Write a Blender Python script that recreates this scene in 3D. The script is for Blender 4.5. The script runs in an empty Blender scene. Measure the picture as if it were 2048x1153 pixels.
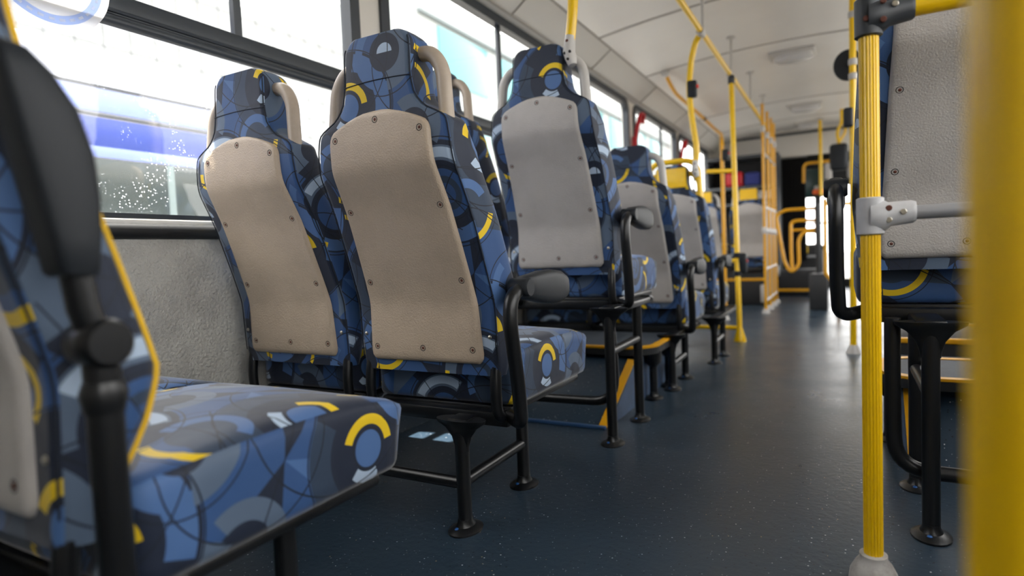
import bpy, bmesh, math, random
from mathutils import Vector, Matrix
random.seed(7)
S = bpy.context.scene
COL = S.collection
PI = math.pi
V = Vector

# ------------------------------------------------------------------ camera, world, sun, exposure
def make_camera():
    cd = bpy.data.cameras.new('camera'); co = bpy.data.objects.new('camera', cd); COL.objects.link(co)
    yaw, pitch, roll = math.radians(28.70), math.radians(-3.2), math.radians(-2.47)
    f = V((-math.sin(yaw)*math.cos(pitch), math.cos(yaw)*math.cos(pitch), math.sin(pitch)))
    r = V((math.cos(yaw), math.sin(yaw), 0)); u = r.cross(f)
    r2 = r*math.cos(roll)+u*math.sin(roll); u2 = -r*math.sin(roll)+u*math.cos(roll)
    m = Matrix((r2, u2, -f)).transposed().to_4x4(); m.translation = V((0, 0, .66))
    co.matrix_world = m
    cd.sensor_width = 36; cd.lens = 1211/2048*36; cd.clip_start = .02; cd.clip_end = 300
    cd.dof.use_dof = True; cd.dof.focus_distance = 1.42; cd.dof.aperture_fstop = 1.9
    S.camera = co
make_camera()
w = bpy.data.worlds.new('overcast_sky'); S.world = w; w.use_nodes = True
bg = w.node_tree.nodes['Background']; bg.inputs[0].default_value = (1, .985, .96, 1); bg.inputs[1].default_value = 6.0
def make_sun():
    ld = bpy.data.lights.new('sun', 'SUN'); lo = bpy.data.objects.new('sun', ld); COL.objects.link(lo)
    ld.energy = 45.0; ld.color = (1, .95, .86); ld.angle = .009
    d = V((.23, .04, -1)); lo.rotation_euler = d.to_track_quat('-Z', 'Y').to_euler(); lo.location = (-3, 0, 8)
make_sun()
S.view_settings.view_transform = 'Standard'; S.view_settings.look = 'None'
S.view_settings.gamma = 1; S.view_settings.use_curve_mapping = False
S.view_settings.exposure = -0.1
S.cycles.max_bounces = 12; S.cycles.transparent_max_bounces = 16; S.cycles.diffuse_bounces = 6
S.cycles.use_denoising = True

# ------------------------------------------------------------------ materials
def lin(h):
    h = h.lstrip('#'); c = [int(h[i:i+2], 16)/255 for i in (0, 2, 4)]
    return tuple(x/12.92 if x <= .04045 else ((x+.055)/1.055)**2.4 for x in c)+(1,)
def newmat(name):
    m = bpy.data.materials.new(name); m.use_nodes = True
    nt = m.node_tree; return m, nt, nt.nodes['Principled BSDF']
def mat(name, col, rough=.5, metal=0, bump=None, var=None, spec=.5, coat=0):
    """bump=(scale,strength,distance,kind)  var=(scale,amount,colour2)"""
    m, nt, b = newmat(name); N = nt.nodes; L = nt.links
    c = lin(col) if isinstance(col, str) else col
    b.inputs['Base Color'].default_value = c; b.inputs['Roughness'].default_value = rough
    b.inputs['Metallic'].default_value = metal; b.inputs['Specular IOR Level'].default_value = spec
    b.inputs['Coat Weight'].default_value = coat
    tc = N.new('ShaderNodeTexCoord')
    if var:
        n = N.new('ShaderNodeTexNoise'); n.inputs['Scale'].default_value = var[0]; n.inputs['Detail'].default_value = 6; n.inputs['Roughness'].default_value = .65
        L.new(tc.outputs['Object'], n.inputs['Vector'])
        r = N.new('ShaderNodeMapRange'); r.inputs[1].default_value = .42; r.inputs[2].default_value = .68; r.inputs[3].default_value = 0; r.inputs[4].default_value = var[1]
        L.new(n.outputs[0], r.inputs[0])
        x = N.new('ShaderNodeMix'); x.data_type = 'RGBA'; x.inputs[6].default_value = c; x.inputs[7].default_value = lin(var[2])
        L.new(r.outputs[0], x.inputs[0]); L.new(x.outputs[2], b.inputs['Base Color'])
    if bump:
        if bump[3] == 'v':
            t = N.new('ShaderNodeTexVoronoi'); t.inputs['Scale'].default_value = bump[0]; o = t.outputs['Distance']
        else:
            t = N.new('ShaderNodeTexNoise'); t.inputs['Scale'].default_value = bump[0]; t.inputs['Detail'].default_value = 3; o = t.outputs[0]
        L.new(tc.outputs['Object'], t.inputs['Vector'])
        bp = N.new('ShaderNodeBump'); bp.inputs['Strength'].default_value = bump[1]; bp.inputs['Distance'].default_value = bump[2]
        L.new(o, bp.inputs['Height']); L.new(bp.outputs[0], b.inputs['Normal'])
    return m

def fabric_material(name):
    m, nt, b = newmat(name); N = nt.nodes; L = nt.links
    def math_(op, a, b2=None, c=None):
        n = N.new('ShaderNodeMath'); n.operation = op
        for i, x in enumerate((a, b2, c)):
            if x is None: continue
            if isinstance(x, (int, float)): n.inputs[i].default_value = x
            else: L.new(x, n.inputs[i])
        return n.outputs[0]
    uv = N.new('ShaderNodeUVMap'); at = N.new('ShaderNodeAttribute'); at.attribute_type = 'OBJECT'; at.attribute_name = 'fabric_shift'
    sc = N.new('ShaderNodeVectorMath'); sc.operation = 'SCALE'; sc.inputs['Scale'].default_value = 1/.42; L.new(uv.outputs[0], sc.inputs[0])
    ad = N.new('ShaderNodeVectorMath'); ad.operation = 'ADD'; L.new(sc.outputs[0], ad.inputs[0]); L.new(at.outputs['Vector'], ad.inputs[1])
    P = ad.outputs[0]
    Nv, M, Sl, Mb, Lt, Y, K = (lin('#121e33'), lin('#2c4e7e'), lin('#28394f'), lin('#456798'), lin('#a6b9cf'), lin('#dfbd0a'), lin('#0b1626'))
    Gy = lin('#526379')
    cur = None
    rgb = N.new('ShaderNodeRGB'); rgb.outputs[0].default_value = M; cur = rgb.outputs[0]
    def over(fac, col):
        nonlocal cur
        x = N.new('ShaderNodeMix'); x.data_type = 'RGBA'; L.new(fac, x.inputs[0]); L.new(cur, x.inputs[6]); x.inputs[7].default_value = col; cur = x.outputs[2]
    cache = {}
    def polar(cx, cy):
        if (cx, cy) in cache: return cache[(cx, cy)]
        s = N.new('ShaderNodeVectorMath'); s.operation = 'SUBTRACT'; L.new(P, s.inputs[0]); s.inputs[1].default_value = (cx, cy, 0)
        wr = N.new('ShaderNodeVectorMath'); wr.operation = 'WRAP'; L.new(s.outputs[0], wr.inputs[0]); wr.inputs[1].default_value = (.5, .5, .5); wr.inputs[2].default_value = (-.5, -.5, -.5)
        ln = N.new('ShaderNodeVectorMath'); ln.operation = 'LENGTH'; L.new(wr.outputs[0], ln.inputs[0])
        se = N.new('ShaderNodeSeparateXYZ'); L.new(wr.outputs[0], se.inputs[0])
        a = math_('ARCTAN2', se.outputs[1], se.outputs[0])
        cache[(cx, cy)] = (ln.outputs['Value'], a, se.outputs[0], se.outputs[1]); return cache[(cx, cy)]
    def ring(cx, cy, r0, r1, ac, ah, col):
        r, a, *_ = polar(cx, cy)
        f = math_('COMPARE', r, (r0+r1)/2, (r1-r0)/2)
        if ah < 180:
            wa = math_('WRAP', math_('SUBTRACT', a, math.radians(ac)), PI, -PI)
            f = math_('MULTIPLY', f, math_('COMPARE', wa, 0.0, math.radians(ah)))
        over(f, col)
    def line(cx, cy, ang, half, length, col=K):
        r, a, x, y = polar(cx, cy)
        c, s = math.cos(math.radians(ang)), math.sin(math.radians(ang))
        d = math_('ADD', math_('MULTIPLY', x, -s), math_('MULTIPLY', y, c))
        f = math_('MULTIPLY', math_('COMPARE', d, 0.0, half), math_('LESS_THAN', r, length)); over(f, col)
    for q in [
        (.22, .30, 0, .49, 64, 20, Nv), (.22, .30, 0, .46, 238, 24, Nv), (.22, .30, 0, .40, 330, 16, Mb), (.78, .78, 0, .47, 150, 24, Sl), (.78, .78, 0, .47, 330, 25, Nv), (.78, .78, 0, .40, 62, 20, Gy),
        (.62, .22, 0, .30, 0, 180, Nv), (.62, .22, .20, .30, 215, 70, Sl), (.62, .22, .19, .285, 30, 50, Mb), (.62, .22, 0, .155, 0, 180, Nv), (.62, .22, 0, .072, 0, 180, Mb),
        (.62, .22, .094, .134, 82, 76, Y), (.62, .22, .088, .134, 258, 34, Lt),
        (.18, .72, 0, .26, 0, 180, Nv), (.18, .72, .16, .235, 125, 70, Gy), (.18, .72, .175, .225, 105, 48, Lt), (.18, .72, 0, .12, 0, 180, M), (.18, .72, .05, .085, 20, 110, Sl), (.18, .72, .18, .25, 300, 55, Mb), (.18, .72, .205, .235, 215, 40, Y),
        (.88, .47, .10, .20, 10, 95, Gy), (.88, .47, 0, .10, 0, 180, Nv), (.88, .47, .0, .05, 90, 90, Lt), (.88, .47, .15, .20, 205, 70, Mb),
        (.50, .90, .0, .11, 0, 180, Sl), (.50, .90, .15, .185, 300, 52, Y), (.50, .90, .10, .148, 120, 85, Mb),
        (.05, .06, .10, .17, 45, 80, Gy), (.05, .06, 0, .06, 45, 180, Nv), (.42, .55, .085, .112, 20, 62, Y),
        (.62, .22, .303, .309, 0, 180, K), (.18, .72, .272, .278, 0, 180, K), (.5, .5, .40, .406, 0, 180, K), (.88, .47, .222, .228, 0, 180, K), (.10, .40, .30, .306, 0, 180, K),
        (.50, .90, .205, .210, 0, 180, K), (.62, .22, .078, .083, 0, 180, K), (.18, .72, .132, .137, 0, 180, K)]: ring(*q)
    for q in [(.22, .30, 62, .0028, .5), (.78, .78, -30, .0028, .5), (.18, .72, 128, .0026, .4)]: line(*q)
    wv = N.new('ShaderNodeTexNoise'); wv.inputs['Scale'].default_value = 900; wv.inputs['Detail'].default_value = 1; L.new(uv.outputs[0], wv.inputs['Vector'])
    bp = N.new('ShaderNodeBump'); bp.inputs['Strength'].default_value = .25; bp.inputs['Distance'].default_value = .0006; L.new(wv.outputs[0], bp.inputs['Height'])
    # soft creases of the cover
    tc = N.new('ShaderNodeTexCoord'); cr = N.new('ShaderNodeTexNoise'); cr.inputs['Scale'].default_value = 9; cr.inputs['Detail'].default_value = 2; L.new(tc.outputs['Object'], cr.inputs['Vector'])
    b2 = N.new('ShaderNodeBump'); b2.inputs['Strength'].default_value = .35; b2.inputs['Distance'].default_value = .012; L.new(cr.outputs[0], b2.inputs['Height']); L.new(bp.outputs[0], b2.inputs['Normal'])
    L.new(b2.outputs[0], b.inputs['Normal']); L.new(cur, b.inputs['Base Color'])
    b.inputs['Roughness'].default_value = .62; b.inputs['Sheen Weight'].default_value = .28; b.inputs['Sheen Roughness'].default_value = .4; b.inputs['Specular IOR Level'].default_value = .45
    return m

def floor_material():
    m, nt, b = newmat('speckled_blue_vinyl'); N = nt.nodes; L = nt.links
    tc = N.new('ShaderNodeTexCoord')
    n = N.new('ShaderNodeTexNoise'); n.inputs['Scale'].default_value = 3; n.inputs['Detail'].default_value = 8; n.inputs['Roughness'].default_value = .7; L.new(tc.outputs['Object'], n.inputs[0])
    x = N.new('ShaderNodeMix'); x.data_type = 'RGBA'; x.inputs[6].default_value = lin('#1e2f3d'); x.inputs[7].default_value = lin('#2f3d4a'); L.new(n.outputs[0], x.inputs[0])
    cur = x.outputs[2]
    for scale, thr, col, keep in ((75, .13, '#c9ccd0', .86), (110, .15, '#8f9498', .78), (70, .16, '#0b1118', .6), (60, .10, '#b59a72', .92)):
        v = N.new('ShaderNodeTexVoronoi'); v.inputs['Scale'].default_value = scale; L.new(tc.outputs['Object'], v.inputs[0])
        lt = N.new('ShaderNodeMath'); lt.operation = 'LESS_THAN'; lt.inputs[1].default_value = thr; L.new(v.outputs['Distance'], lt.inputs[0])
        s = N.new('ShaderNodeSeparateColor'); L.new(v.outputs['Color'], s.inputs[0])
        g = N.new('ShaderNodeMath'); g.operation = 'GREATER_THAN'; g.inputs[1].default_value = keep; L.new(s.outputs[0], g.inputs[0])
        mu = N.new('ShaderNodeMath'); mu.operation = 'MULTIPLY'; L.new(lt.outputs[0], mu.inputs[0]); L.new(g.outputs[0], mu.inputs[1])
        y = N.new('ShaderNodeMix'); y.data_type = 'RGBA'; L.new(mu.outputs[0], y.inputs[0]); L.new(cur, y.inputs[6]); y.inputs[7].default_value = lin(col); cur = y.outputs[2]
    L.new(cur, b.inputs['Base Color'])
    r = N.new('ShaderNodeMapRange'); r.inputs[1].default_value = .3; r.inputs[2].default_value = .7; r.inputs[3].default_value = .26; r.inputs[4].default_value = .38; L.new(n.outputs[0], r.inputs[0]); L.new(r.outputs[0], b.inputs['Roughness'])
    n2 = N.new('ShaderNodeTexNoise'); n2.inputs['Scale'].default_value = 60; n2.inputs['Detail'].default_value = 3; L.new(tc.outputs['Object'], n2.inputs[0])
    bp = N.new('ShaderNodeBump'); bp.inputs['Strength'].default_value = .25; bp.inputs['Distance'].default_value = .003; L.new(n2.outputs[0], bp.inputs['Height']); L.new(bp.outputs[0], b.inputs['Normal'])
    return m

def glass_material(name, dirt=0.0, tint=(1, 1, 1, 1)):
    m, nt, b = newmat(name); N = nt.nodes; L = nt.links; out = N['Material Output']; N.remove(b)
    tr = N.new('ShaderNodeBsdfTransparent'); tr.inputs[0].default_value = tint
    gl = N.new('ShaderNodeBsdfGlossy'); gl.inputs['Roughness'].default_value = .02
    lw = N.new('ShaderNodeLayerWeight'); lw.inputs[0].default_value = .5
    pw = N.new('ShaderNodeMath'); pw.operation = 'POWER'; pw.inputs[1].default_value = 5; L.new(lw.outputs['Facing'], pw.inputs[0])
    fr = N.new('ShaderNodeMath'); fr.operation = 'MULTIPLY_ADD'; fr.inputs[1].default_value = .5; fr.inputs[2].default_value = .03; L.new(pw.outputs[0], fr.inputs[0])
    mx = N.new('ShaderNodeMixShader'); L.new(fr.outputs[0], mx.inputs[0]); L.new(tr.outputs[0], mx.inputs[1]); L.new(gl.outputs[0], mx.inputs[2])
    last = mx.outputs[0]
    if dirt:
        tc = N.new('ShaderNodeTexCoord')
        n = N.new('ShaderNodeTexNoise'); n.inputs['Scale'].default_value = 9; n.inputs['Detail'].default_value = 4; L.new(tc.outputs['Object'], n.inputs[0])
        v = N.new('ShaderNodeTexVoronoi'); v.inputs['Scale'].default_value = 150; L.new(tc.outputs['Object'], v.inputs[0])
        lt = N.new('ShaderNodeMapRange'); lt.inputs[1].default_value = .32; lt.inputs[2].default_value = .16; L.new(v.outputs['Distance'], lt.inputs[0])
        sp = N.new('ShaderNodeSeparateColor'); L.new(v.outputs['Color'], sp.inputs[0])
        g = N.new('ShaderNodeMath'); g.operation = 'GREATER_THAN'; g.inputs[1].default_value = .62; L.new(sp.outputs[0], g.inputs[0])
        r = N.new('ShaderNodeMapRange'); r.inputs[1].default_value = .5; r.inputs[2].default_value = .66; L.new(n.outputs[0], r.inputs[0])
        a = N.new('ShaderNodeMath'); a.operation = 'MULTIPLY'; L.new(lt.outputs[0], a.inputs[0]); L.new(g.outputs[0], a.inputs[1])
        c = N.new('ShaderNodeMath'); c.operation = 'MULTIPLY'; L.new(a.outputs[0], c.inputs[0]); L.new(r.outputs[0], c.inputs[1])
        d = N.new('ShaderNodeMath'); d.operation = 'MULTIPLY_ADD'; L.new(c.outputs[0], d.inputs[0]); d.inputs[1].default_value = dirt; d.inputs[2].default_value = .015
        df = N.new('ShaderNodeBsdfTranslucent'); df.inputs[0].default_value = (.8, .85, .88, 1)
        m2 = N.new('ShaderNodeMixShader'); L.new(d.outputs[0], m2.inputs[0]); L.new(last, m2.inputs[1]); L.new(df.outputs[0], m2.inputs[2]); last = m2.outputs[0]
    L.new(last, out.inputs[0]); return m

def vinyl_material(name, col):
    m, nt, b = newmat(name); t = nt.nodes.new('ShaderNodeBsdfTranslucent'); t.inputs[0].default_value = lin(col); b.inputs['Base Color'].default_value = lin(col)
    mx = nt.nodes.new('ShaderNodeMixShader'); mx.inputs[0].default_value = .75; nt.links.new(b.outputs[0], mx.inputs[1]); nt.links.new(t.outputs[0], mx.inputs[2]); nt.links.new(mx.outputs[0], nt.nodes['Material Output'].inputs[0]); return m
FAB = fabric_material('geometric_print_fabric')
M_PLASTIC_WARM = mat('textured_plastic_warm_light', '#bdab96', .46, bump=(260, .6, .002, 'n'), var=(5, .55, '#9c8d7b'))  # seat panel plastic with the warm light on one pair put into its colour
M_PLASTIC_COOL = mat('grey_plastic_cool_light', '#b0aca8', .46, bump=(260, .6, .002, 'n'), var=(5, .5, '#95908c'))  # same panel plastic, cooler light put into its colour; also plain grey fittings
M_HANDB = mat('beige_handle_plastic', '#b5a797', .38, var=(18, .4, '#9b8c7b'))
M_HANDG = mat('grey_handle_plastic', '#b9b6b2', .35)
M_BLACK = mat('black_painted_steel', '#0d0f12', .34, bump=(60, .08, .001, 'n'), spec=.5)
M_BLKPL = mat('black_pebbled_plastic', '#1f2328', .5, bump=(500, .25, .0006, 'n'), spec=.3)
M_YEL = mat('yellow_painted_steel', '#ecbf04', .30, var=(25, .25, '#d6a203'), coat=.2)
M_YELDULL = mat('orange_yellow_painted_steel', '#d89c10', .38)
M_PIPE = mat('yellow_piping_cord', '#dfb11a', .6, bump=(700, .4, .001, 'n'))
M_CLAMPG = mat('grey_clamp_plastic', '#b4b4b6', .45, var=(30, .4, '#9a9998'))
M_CLAMPD = mat('dark_clamp_plastic', '#33373c', .45)
M_BARGREY = mat('grey_bare_tube', '#a2a3a6', .32, metal=.35)
M_SCREW = mat('dark_screw_steel', '#17130f', .6)
M_SCREWL = mat('zinc_screw_steel', '#b9b4a8', .35, metal=.9)
M_RUST = mat('rusty_screw_steel', '#5a2f22', .7)
M_SEAM = mat('dark_seam_thread', '#141d2b', .8)
M_FLOOR = floor_material()
M_VINYL = mat('blue_vinyl_side', '#3c5270', .5, var=(14, .5, '#2b3c52'))
M_DECK = mat('grey_rubber_deck', '#333a42', .6, var=(30, .5, '#464d55'))
M_PILLAR = mat('charcoal_housing', '#26282b', .5)
M_LEATH = mat('grey_leatherette_wall', '#bdbbb4', .36, bump=(110, 1.0, .008, 'n'), var=(5, .7, '#8f8d88'))
M_WALL = mat('cream_wall_panel', '#d8d4cc', .5)
M_CEIL = mat('off_white_ceiling_laminate', '#dcdad6', .35, var=(1.4, .35, '#c9c5bf'))
M_SEAMC = mat('grey_seam_strip', '#9c9892', .6)
M_COVE = mat('pale_grey_cove_panel', '#cfcdc8', .45)
M_FRAME = mat('dark_grey_window_frame', '#343a41', .42, bump=(300, .15, .0008, 'n'))
M_RUB = mat('black_rubber', '#15181b', .55)
M_WHITE = mat('white_painted_metal', '#ecebe6', .4)
M_GLASS = glass_material('clear_glass')
M_GLASSD = glass_material('water_marked_glass', 1.0)
M_RED = mat('red_plastic', '#b3121d', .35)
M_REDL = mat('red_button', '#e03a2a', .35)
M_BLUEBOLT = mat('blue_bolt_cap', '#17508f', .5)
M_DARK = mat('dark_interior_plastic', '#16171a', .6)
M_DGREY = mat('dark_grey_housing', '#3f4347', .5)
M_CURT = mat('black_curtain_cloth', '#0b0b0d', .9)
M_LAMP = mat('frosted_lamp_cover', '#c4c3c2', .25, spec=.6)
M_BOOT = mat('worn_grey_rubber_boot', '#a9a6a2', .55, var=(22, .8, '#6d665f'))
M_SCREEN = mat('dark_teal_screen', '#14302e', .3)
M_ORANGE = mat('orange_plastic', '#e0632c', .5)
M_BLUEBAG = mat('blue_cloth', '#27306e', .8)

# ------------------------------------------------------------------ object helpers
def link(name, me, parent=None, m=None, loc=None):
    o = bpy.data.objects.new(name, me); COL.objects.link(o)
    if m is not None and len(me.materials) == 0: me.materials.append(m)
    if parent: o.parent = parent
    if loc: o.location = loc
    return o
def tag(o, label, cat, group=None):
    o['label'] = label; o['category'] = cat
    if group: o['group'] = group
    return o
def thing(name, loc, label, cat, group=None, rz=0):
    o = bpy.data.objects.new(name, None); COL.objects.link(o); o.location = loc; o.rotation_euler.z = rz; o.empty_display_size = .05
    return tag(o, label, cat, group)
def struct(o): o['kind'] = 'structure'; return o
def sempty(name, loc=(0, 0, 0)):
    o = bpy.data.objects.new(name, None); COL.objects.link(o); o.location = loc; o.empty_display_size = .05; return struct(o)

def fillet(pts, r, n=6):
    pts = [V(p) for p in pts]; out = [pts[0]]
    for i in range(1, len(pts)-1):
        a, b, c = pts[i-1], pts[i], pts[i+1]; d1 = (a-b); d2 = (c-b)
        l = min(r, d1.length*.49, d2.length*.49)
        if l < 1e-5: out.append(b); continue
        p, q = b+d1.normalized()*l, b+d2.normalized()*l
        for k in range(n+1):
            t = k/n; out.append(p*(1-t)**2+b*2*t*(1-t)+q*t*t)
    out.append(pts[-1]); return out

class MB:
    """collects shapes, becomes one mesh object"""
    def __init__(s): s.v = []; s.f = []; s.mi = []; s.uv = {}
    def add(s, vs, fs, mi=0):
        o = len(s.v); s.v += [V(x) for x in vs]; s.f += [[i+o for i in f] for f in fs]; s.mi += [mi]*len(fs)
    def tube(s, pts, r, n=14, fil=0, mi=0, sy=1.0, radii=None, groove=0, caps=True, fn=6):
        P = fillet(pts, fil, fn) if fil else [V(p) for p in pts]
        T = []
        for i in range(len(P)):
            a = P[max(i-1, 0)]; b = P[min(i+1, len(P)-1)]; T.append((b-a).normalized())
        up = V((0, 0, 1)) if abs(T[0].z) < .9 else V((1, 0, 0))
        nrm = T[0].cross(up).normalized(); vs = []; fs = []
        for i, p in enumerate(P):
            if i:
                q = T[i-1].rotation_difference(T[i]); nrm = q @ nrm
            bn = T[i].cross(nrm).normalized(); rr = radii[i] if radii else r
            for k in range(n):
                a = 2*PI*k/n; r2 = rr-(groove if k % 3 == 0 else 0)
                vs.append(p+nrm*math.cos(a)*r2+bn*math.sin(a)*r2*sy)
        for i in range(len(P)-1):
            for k in range(n):
                fs.append([i*n+k, i*n+(k+1) % n, (i+1)*n+(k+1) % n, (i+1)*n+k])
        if caps: fs.append(list(range(n))[::-1]); fs.append([(len(P)-1)*n+k for k in range(n)])
        s.add(vs, fs, mi); return s
    def box(s, lo, hi, bev=0, seg=2, mi=0, mtx=None):
        bm = bmesh.new(); lo, hi = V(lo), V(hi)
        bmesh.ops.create_cube(bm, size=1, matrix=Matrix.Translation((lo+hi)/2) @ Matrix.Diagonal((*(hi-lo), 1)))
        if bev: bmesh.ops.bevel(bm, geom=bm.edges[:], offset=min(bev, *[x*.49 for x in (hi-lo)]), segments=seg, profile=.5, affect='EDGES')
        if mtx: bm.transform(mtx)
        bm.verts.index_update(); s.add([v.co.copy() for v in bm.verts], [[v.index for v in f.verts] for f in bm.faces], mi); bm.free(); return s
    def lathe(s, prof, c, axis='Z', n=20, mi=0, sx=1, sy=1):
        vs = []; fs = []; c = V(c); m = len(prof)
        for r, h in prof:
            for k in range(n):
                a = 2*PI*k/n; x, y = r*math.cos(a)*sx, r*math.sin(a)*sy
                vs.append(c+(V((x, y, h)) if axis == 'Z' else V((x, h, y)) if axis == 'Y' else V((h, x, y))))
        for i in range(m-1):
            for k in range(n): fs.append([i*n+k, i*n+(k+1) % n, (i+1)*n+(k+1) % n, (i+1)*n+k])
        fs.append(list(range(n))[::-1]); fs.append([(m-1)*n+k for k in range(n)]); s.add(vs, fs, mi); return s
    def prism(s, poly, lo, hi, axis='Z', mi=0):
        n = len(poly); mk = {'Z': lambda p, h: (p[0], p[1], h), 'Y': lambda p, h: (p[0], h, p[1]), 'X': lambda p, h: (h, p[0], p[1])}[axis]
        vs = [mk(p, lo) for p in poly]+[mk(p, hi) for p in poly]
        fs = [list(range(n))[::-1], [n+i for i in range(n)]]+[[i, (i+1) % n, n+(i+1) % n, n+i] for i in range(n)]
        s.add(vs, fs, mi); return s
    def mesh(s, name, sharp=40):
        me = bpy.data.meshes.new(name); me.from_pydata([tuple(v) for v in s.v], [], s.f)
        bm = bmesh.new(); bm.from_mesh(me); bmesh.ops.recalc_face_normals(bm, faces=bm.faces[:]); bm.to_mesh(me); bm.free()
        me.polygons.foreach_set('material_index', s.mi); me.polygons.foreach_set('use_smooth', [True]*len(me.polygons))
        me.set_sharp_from_angle(angle=math.radians(sharp)); me.update(); return me
    def obj(s, name, m, parent=None, loc=None, sharp=40):
        me = s.mesh(name, sharp)
        for x in (m if isinstance(m, (list, tuple)) else [m]): me.materials.append(x)
        return link(name, me, parent, None, loc)

def rrect(x0, y0, x1, y1, r, n=6):
    out = []
    for cx, cy, a0 in ((x1-r, y1-r, 0), (x0+r, y1-r, 90), (x0+r, y0+r, 180), (x1-r, y0+r, 270)):
        for k in range(n+1):
            a = math.radians(a0+90*k/n); out.append((cx+r*math.cos(a), cy+r*math.sin(a)))
    return out
def ring_frame(mb, outer, inner, lo, hi, axis='X', mi=0):
    n = len(outer); mk = {'Z': lambda p, h: (p[0], p[1], h), 'Y': lambda p, h: (p[0], h, p[1]), 'X': lambda p, h: (h, p[0], p[1])}[axis]
    vs = [mk(p, h) for h in (lo, hi) for P in (outer, inner) for p in P]; fs = []
    for i in range(n):
        j = (i+1) % n
        fs += [[i, j, n+j, n+i], [2*n+i, 3*n+i, 3*n+j, 2*n+j], [i, 2*n+i, 2*n+j, j], [n+i, n+j, 3*n+j, 3*n+i]]
    mb.add(vs, fs, mi)

def lerp_table(t, x):
    if x <= t[0][0]: return t[0][1]
    for (a, b), (c, d) in zip(t, t[1:]):
        if x <= c:
            u = (x-a)/(c-a); return b+(d-b)*u
    return t[-1][1]
def smooth_table(t, x):
    if x <= t[0][0]: return t[0][1]
    for (a, b), (c, d) in zip(t, t[1:]):
        if x <= c:
            u = (x-a)/(c-a); u = u*u*(3-2*u); return b+(d-b)*u
    return t[-1][1]

# ------------------------------------------------------------------ the bus seat, local origin = middle of the back panel's lowest screw row
REAR = [(-.07, .004), (0, 0), (.11, -.005), (.164, -.022), (.25, -.052), (.334, -.083), (.425, -.128), (.47, -.132), (.53, -.131), (.62, -.131), (.72, -.126)]
def rear(z): return (lerp_table(REAR, z-.012)+lerp_table(REAR, z)+lerp_table(REAR, z+.012))/3
HALF = [(-.062, .200), (-.04, .205), (.1, .205), (.3, .199), (.46, .190), (.505, .184), (.518, .176), (.528, .158), (.54, .134), (.555, .116), (.58, .101), (.62, .095), (.66, .0945), (.688, .0935), (.701, .089), (.710, .081), (.716, .068)]
def half(z): return lerp_table(HALF, z)
DEPTH = [(-.062, .045), (0, .07), (.05, .095), (.12, .112), (.30, .108), (.50, .100), (.56, .102), (.65, .108), (.695, .098), (.708, .085), (.716, .06)]
def depth(z): return lerp_table(DEPTH, z)
ZS = [-.062, -.05, -.03, 0, .03, .06, .09, .105, .12, .15, .18, .21, .24, .27, .30, .33, .36, .39, .41, .42, .43, .445, .475, .495, .507, .515, .522, .53, .54, .55, .562, .576, .595, .62, .645, .665, .68, .69, .698, .705, .711, .716]

def fl_(z): return lerp_table([(-.03, .006), (.1, .016), (.45, .014), (.5, 0)], z)
def back_mesh():
    NSEC = None; rows = []; uvs = []
    for z in ZS:
        hw, d = half(z), depth(z); yr = rear(z); r1 = min(.013, hw*.4); r2 = min(.034, d*.45)
        p = []
        def arc(cx, cy, r, a0, a1, n):
            for k in range(n+1):
                a = math.radians(a0+(a1-a0)*k/n); p.append((cx+r*math.cos(a), cy+r*math.sin(a)))
        for k in range(9): p.append((-(hw-r1)+2*(hw-r1)*k/8, yr))           # rear, left to right
        arc(hw-r1, yr+r1, r1, -90, 0, 3)
        for k in range(1, 3): p.append((hw+fl_(z)*k/3, yr+r1+(d-r1-r2)*k/3))
        fl = fl_(z); hf = hw+fl
        arc(hf-r2, yr+d-r2, r2, 0, 90, 5)
        for k in range(1, 8): p.append(((hf-r2)-2*(hf-r2)*k/8, yr+d-.018*math.sin(PI*k/8)*(1 if z < .5 else .3)))
        arc(-(hf-r2), yr+d-r2, r2, 90, 180, 5)
        for k in range(1, 3): p.append((-hw-fl_(z)*(3-k)/3, yr+d-r2-(d-r1-r2)*k/3))
        arc(-(hw-r1), yr+r1, r1, 180, 270, 3); p.pop()
        rows.append([V((x, y, z)) for x, y in p])
    n = len(rows[0]); vs = [v for r in rows for v in r]; fs = []
    for i in range(len(rows)-1):
        for k in range(n): fs.append([i*n+k, i*n+(k+1) % n, (i+1)*n+(k+1) % n, (i+1)*n+k])
    fs.append(list(range(n))[::-1]); top = (len(rows)-1)*n; fs.append([top+k for k in range(n)])
    mb = MB(); mb.add(vs, fs); me = mb.mesh('backrest', 60)
    box_uv(me); me.materials.append(FAB); return me
def box_uv(me, flip=0):
    uv = me.uv_layers.new(name='UVMap').data
    for p in me.polygons:
        nx, ny, nz = (abs(c) for c in p.normal)
        for li in p.loop_indices:
            x, y, z = me.vertices[me.loops[li].vertex_index].co
            if nx > .72 and nx > nz: uv[li].uv = (y+.37*(1 if p.normal.x > 0 else 2), z+.11)
            elif nz > .8 and nz > ny: uv[li].uv = (x+.19, y+.53)
            else: uv[li].uv = (x+(.0 if p.normal.y < 0 else .5), z)
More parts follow.
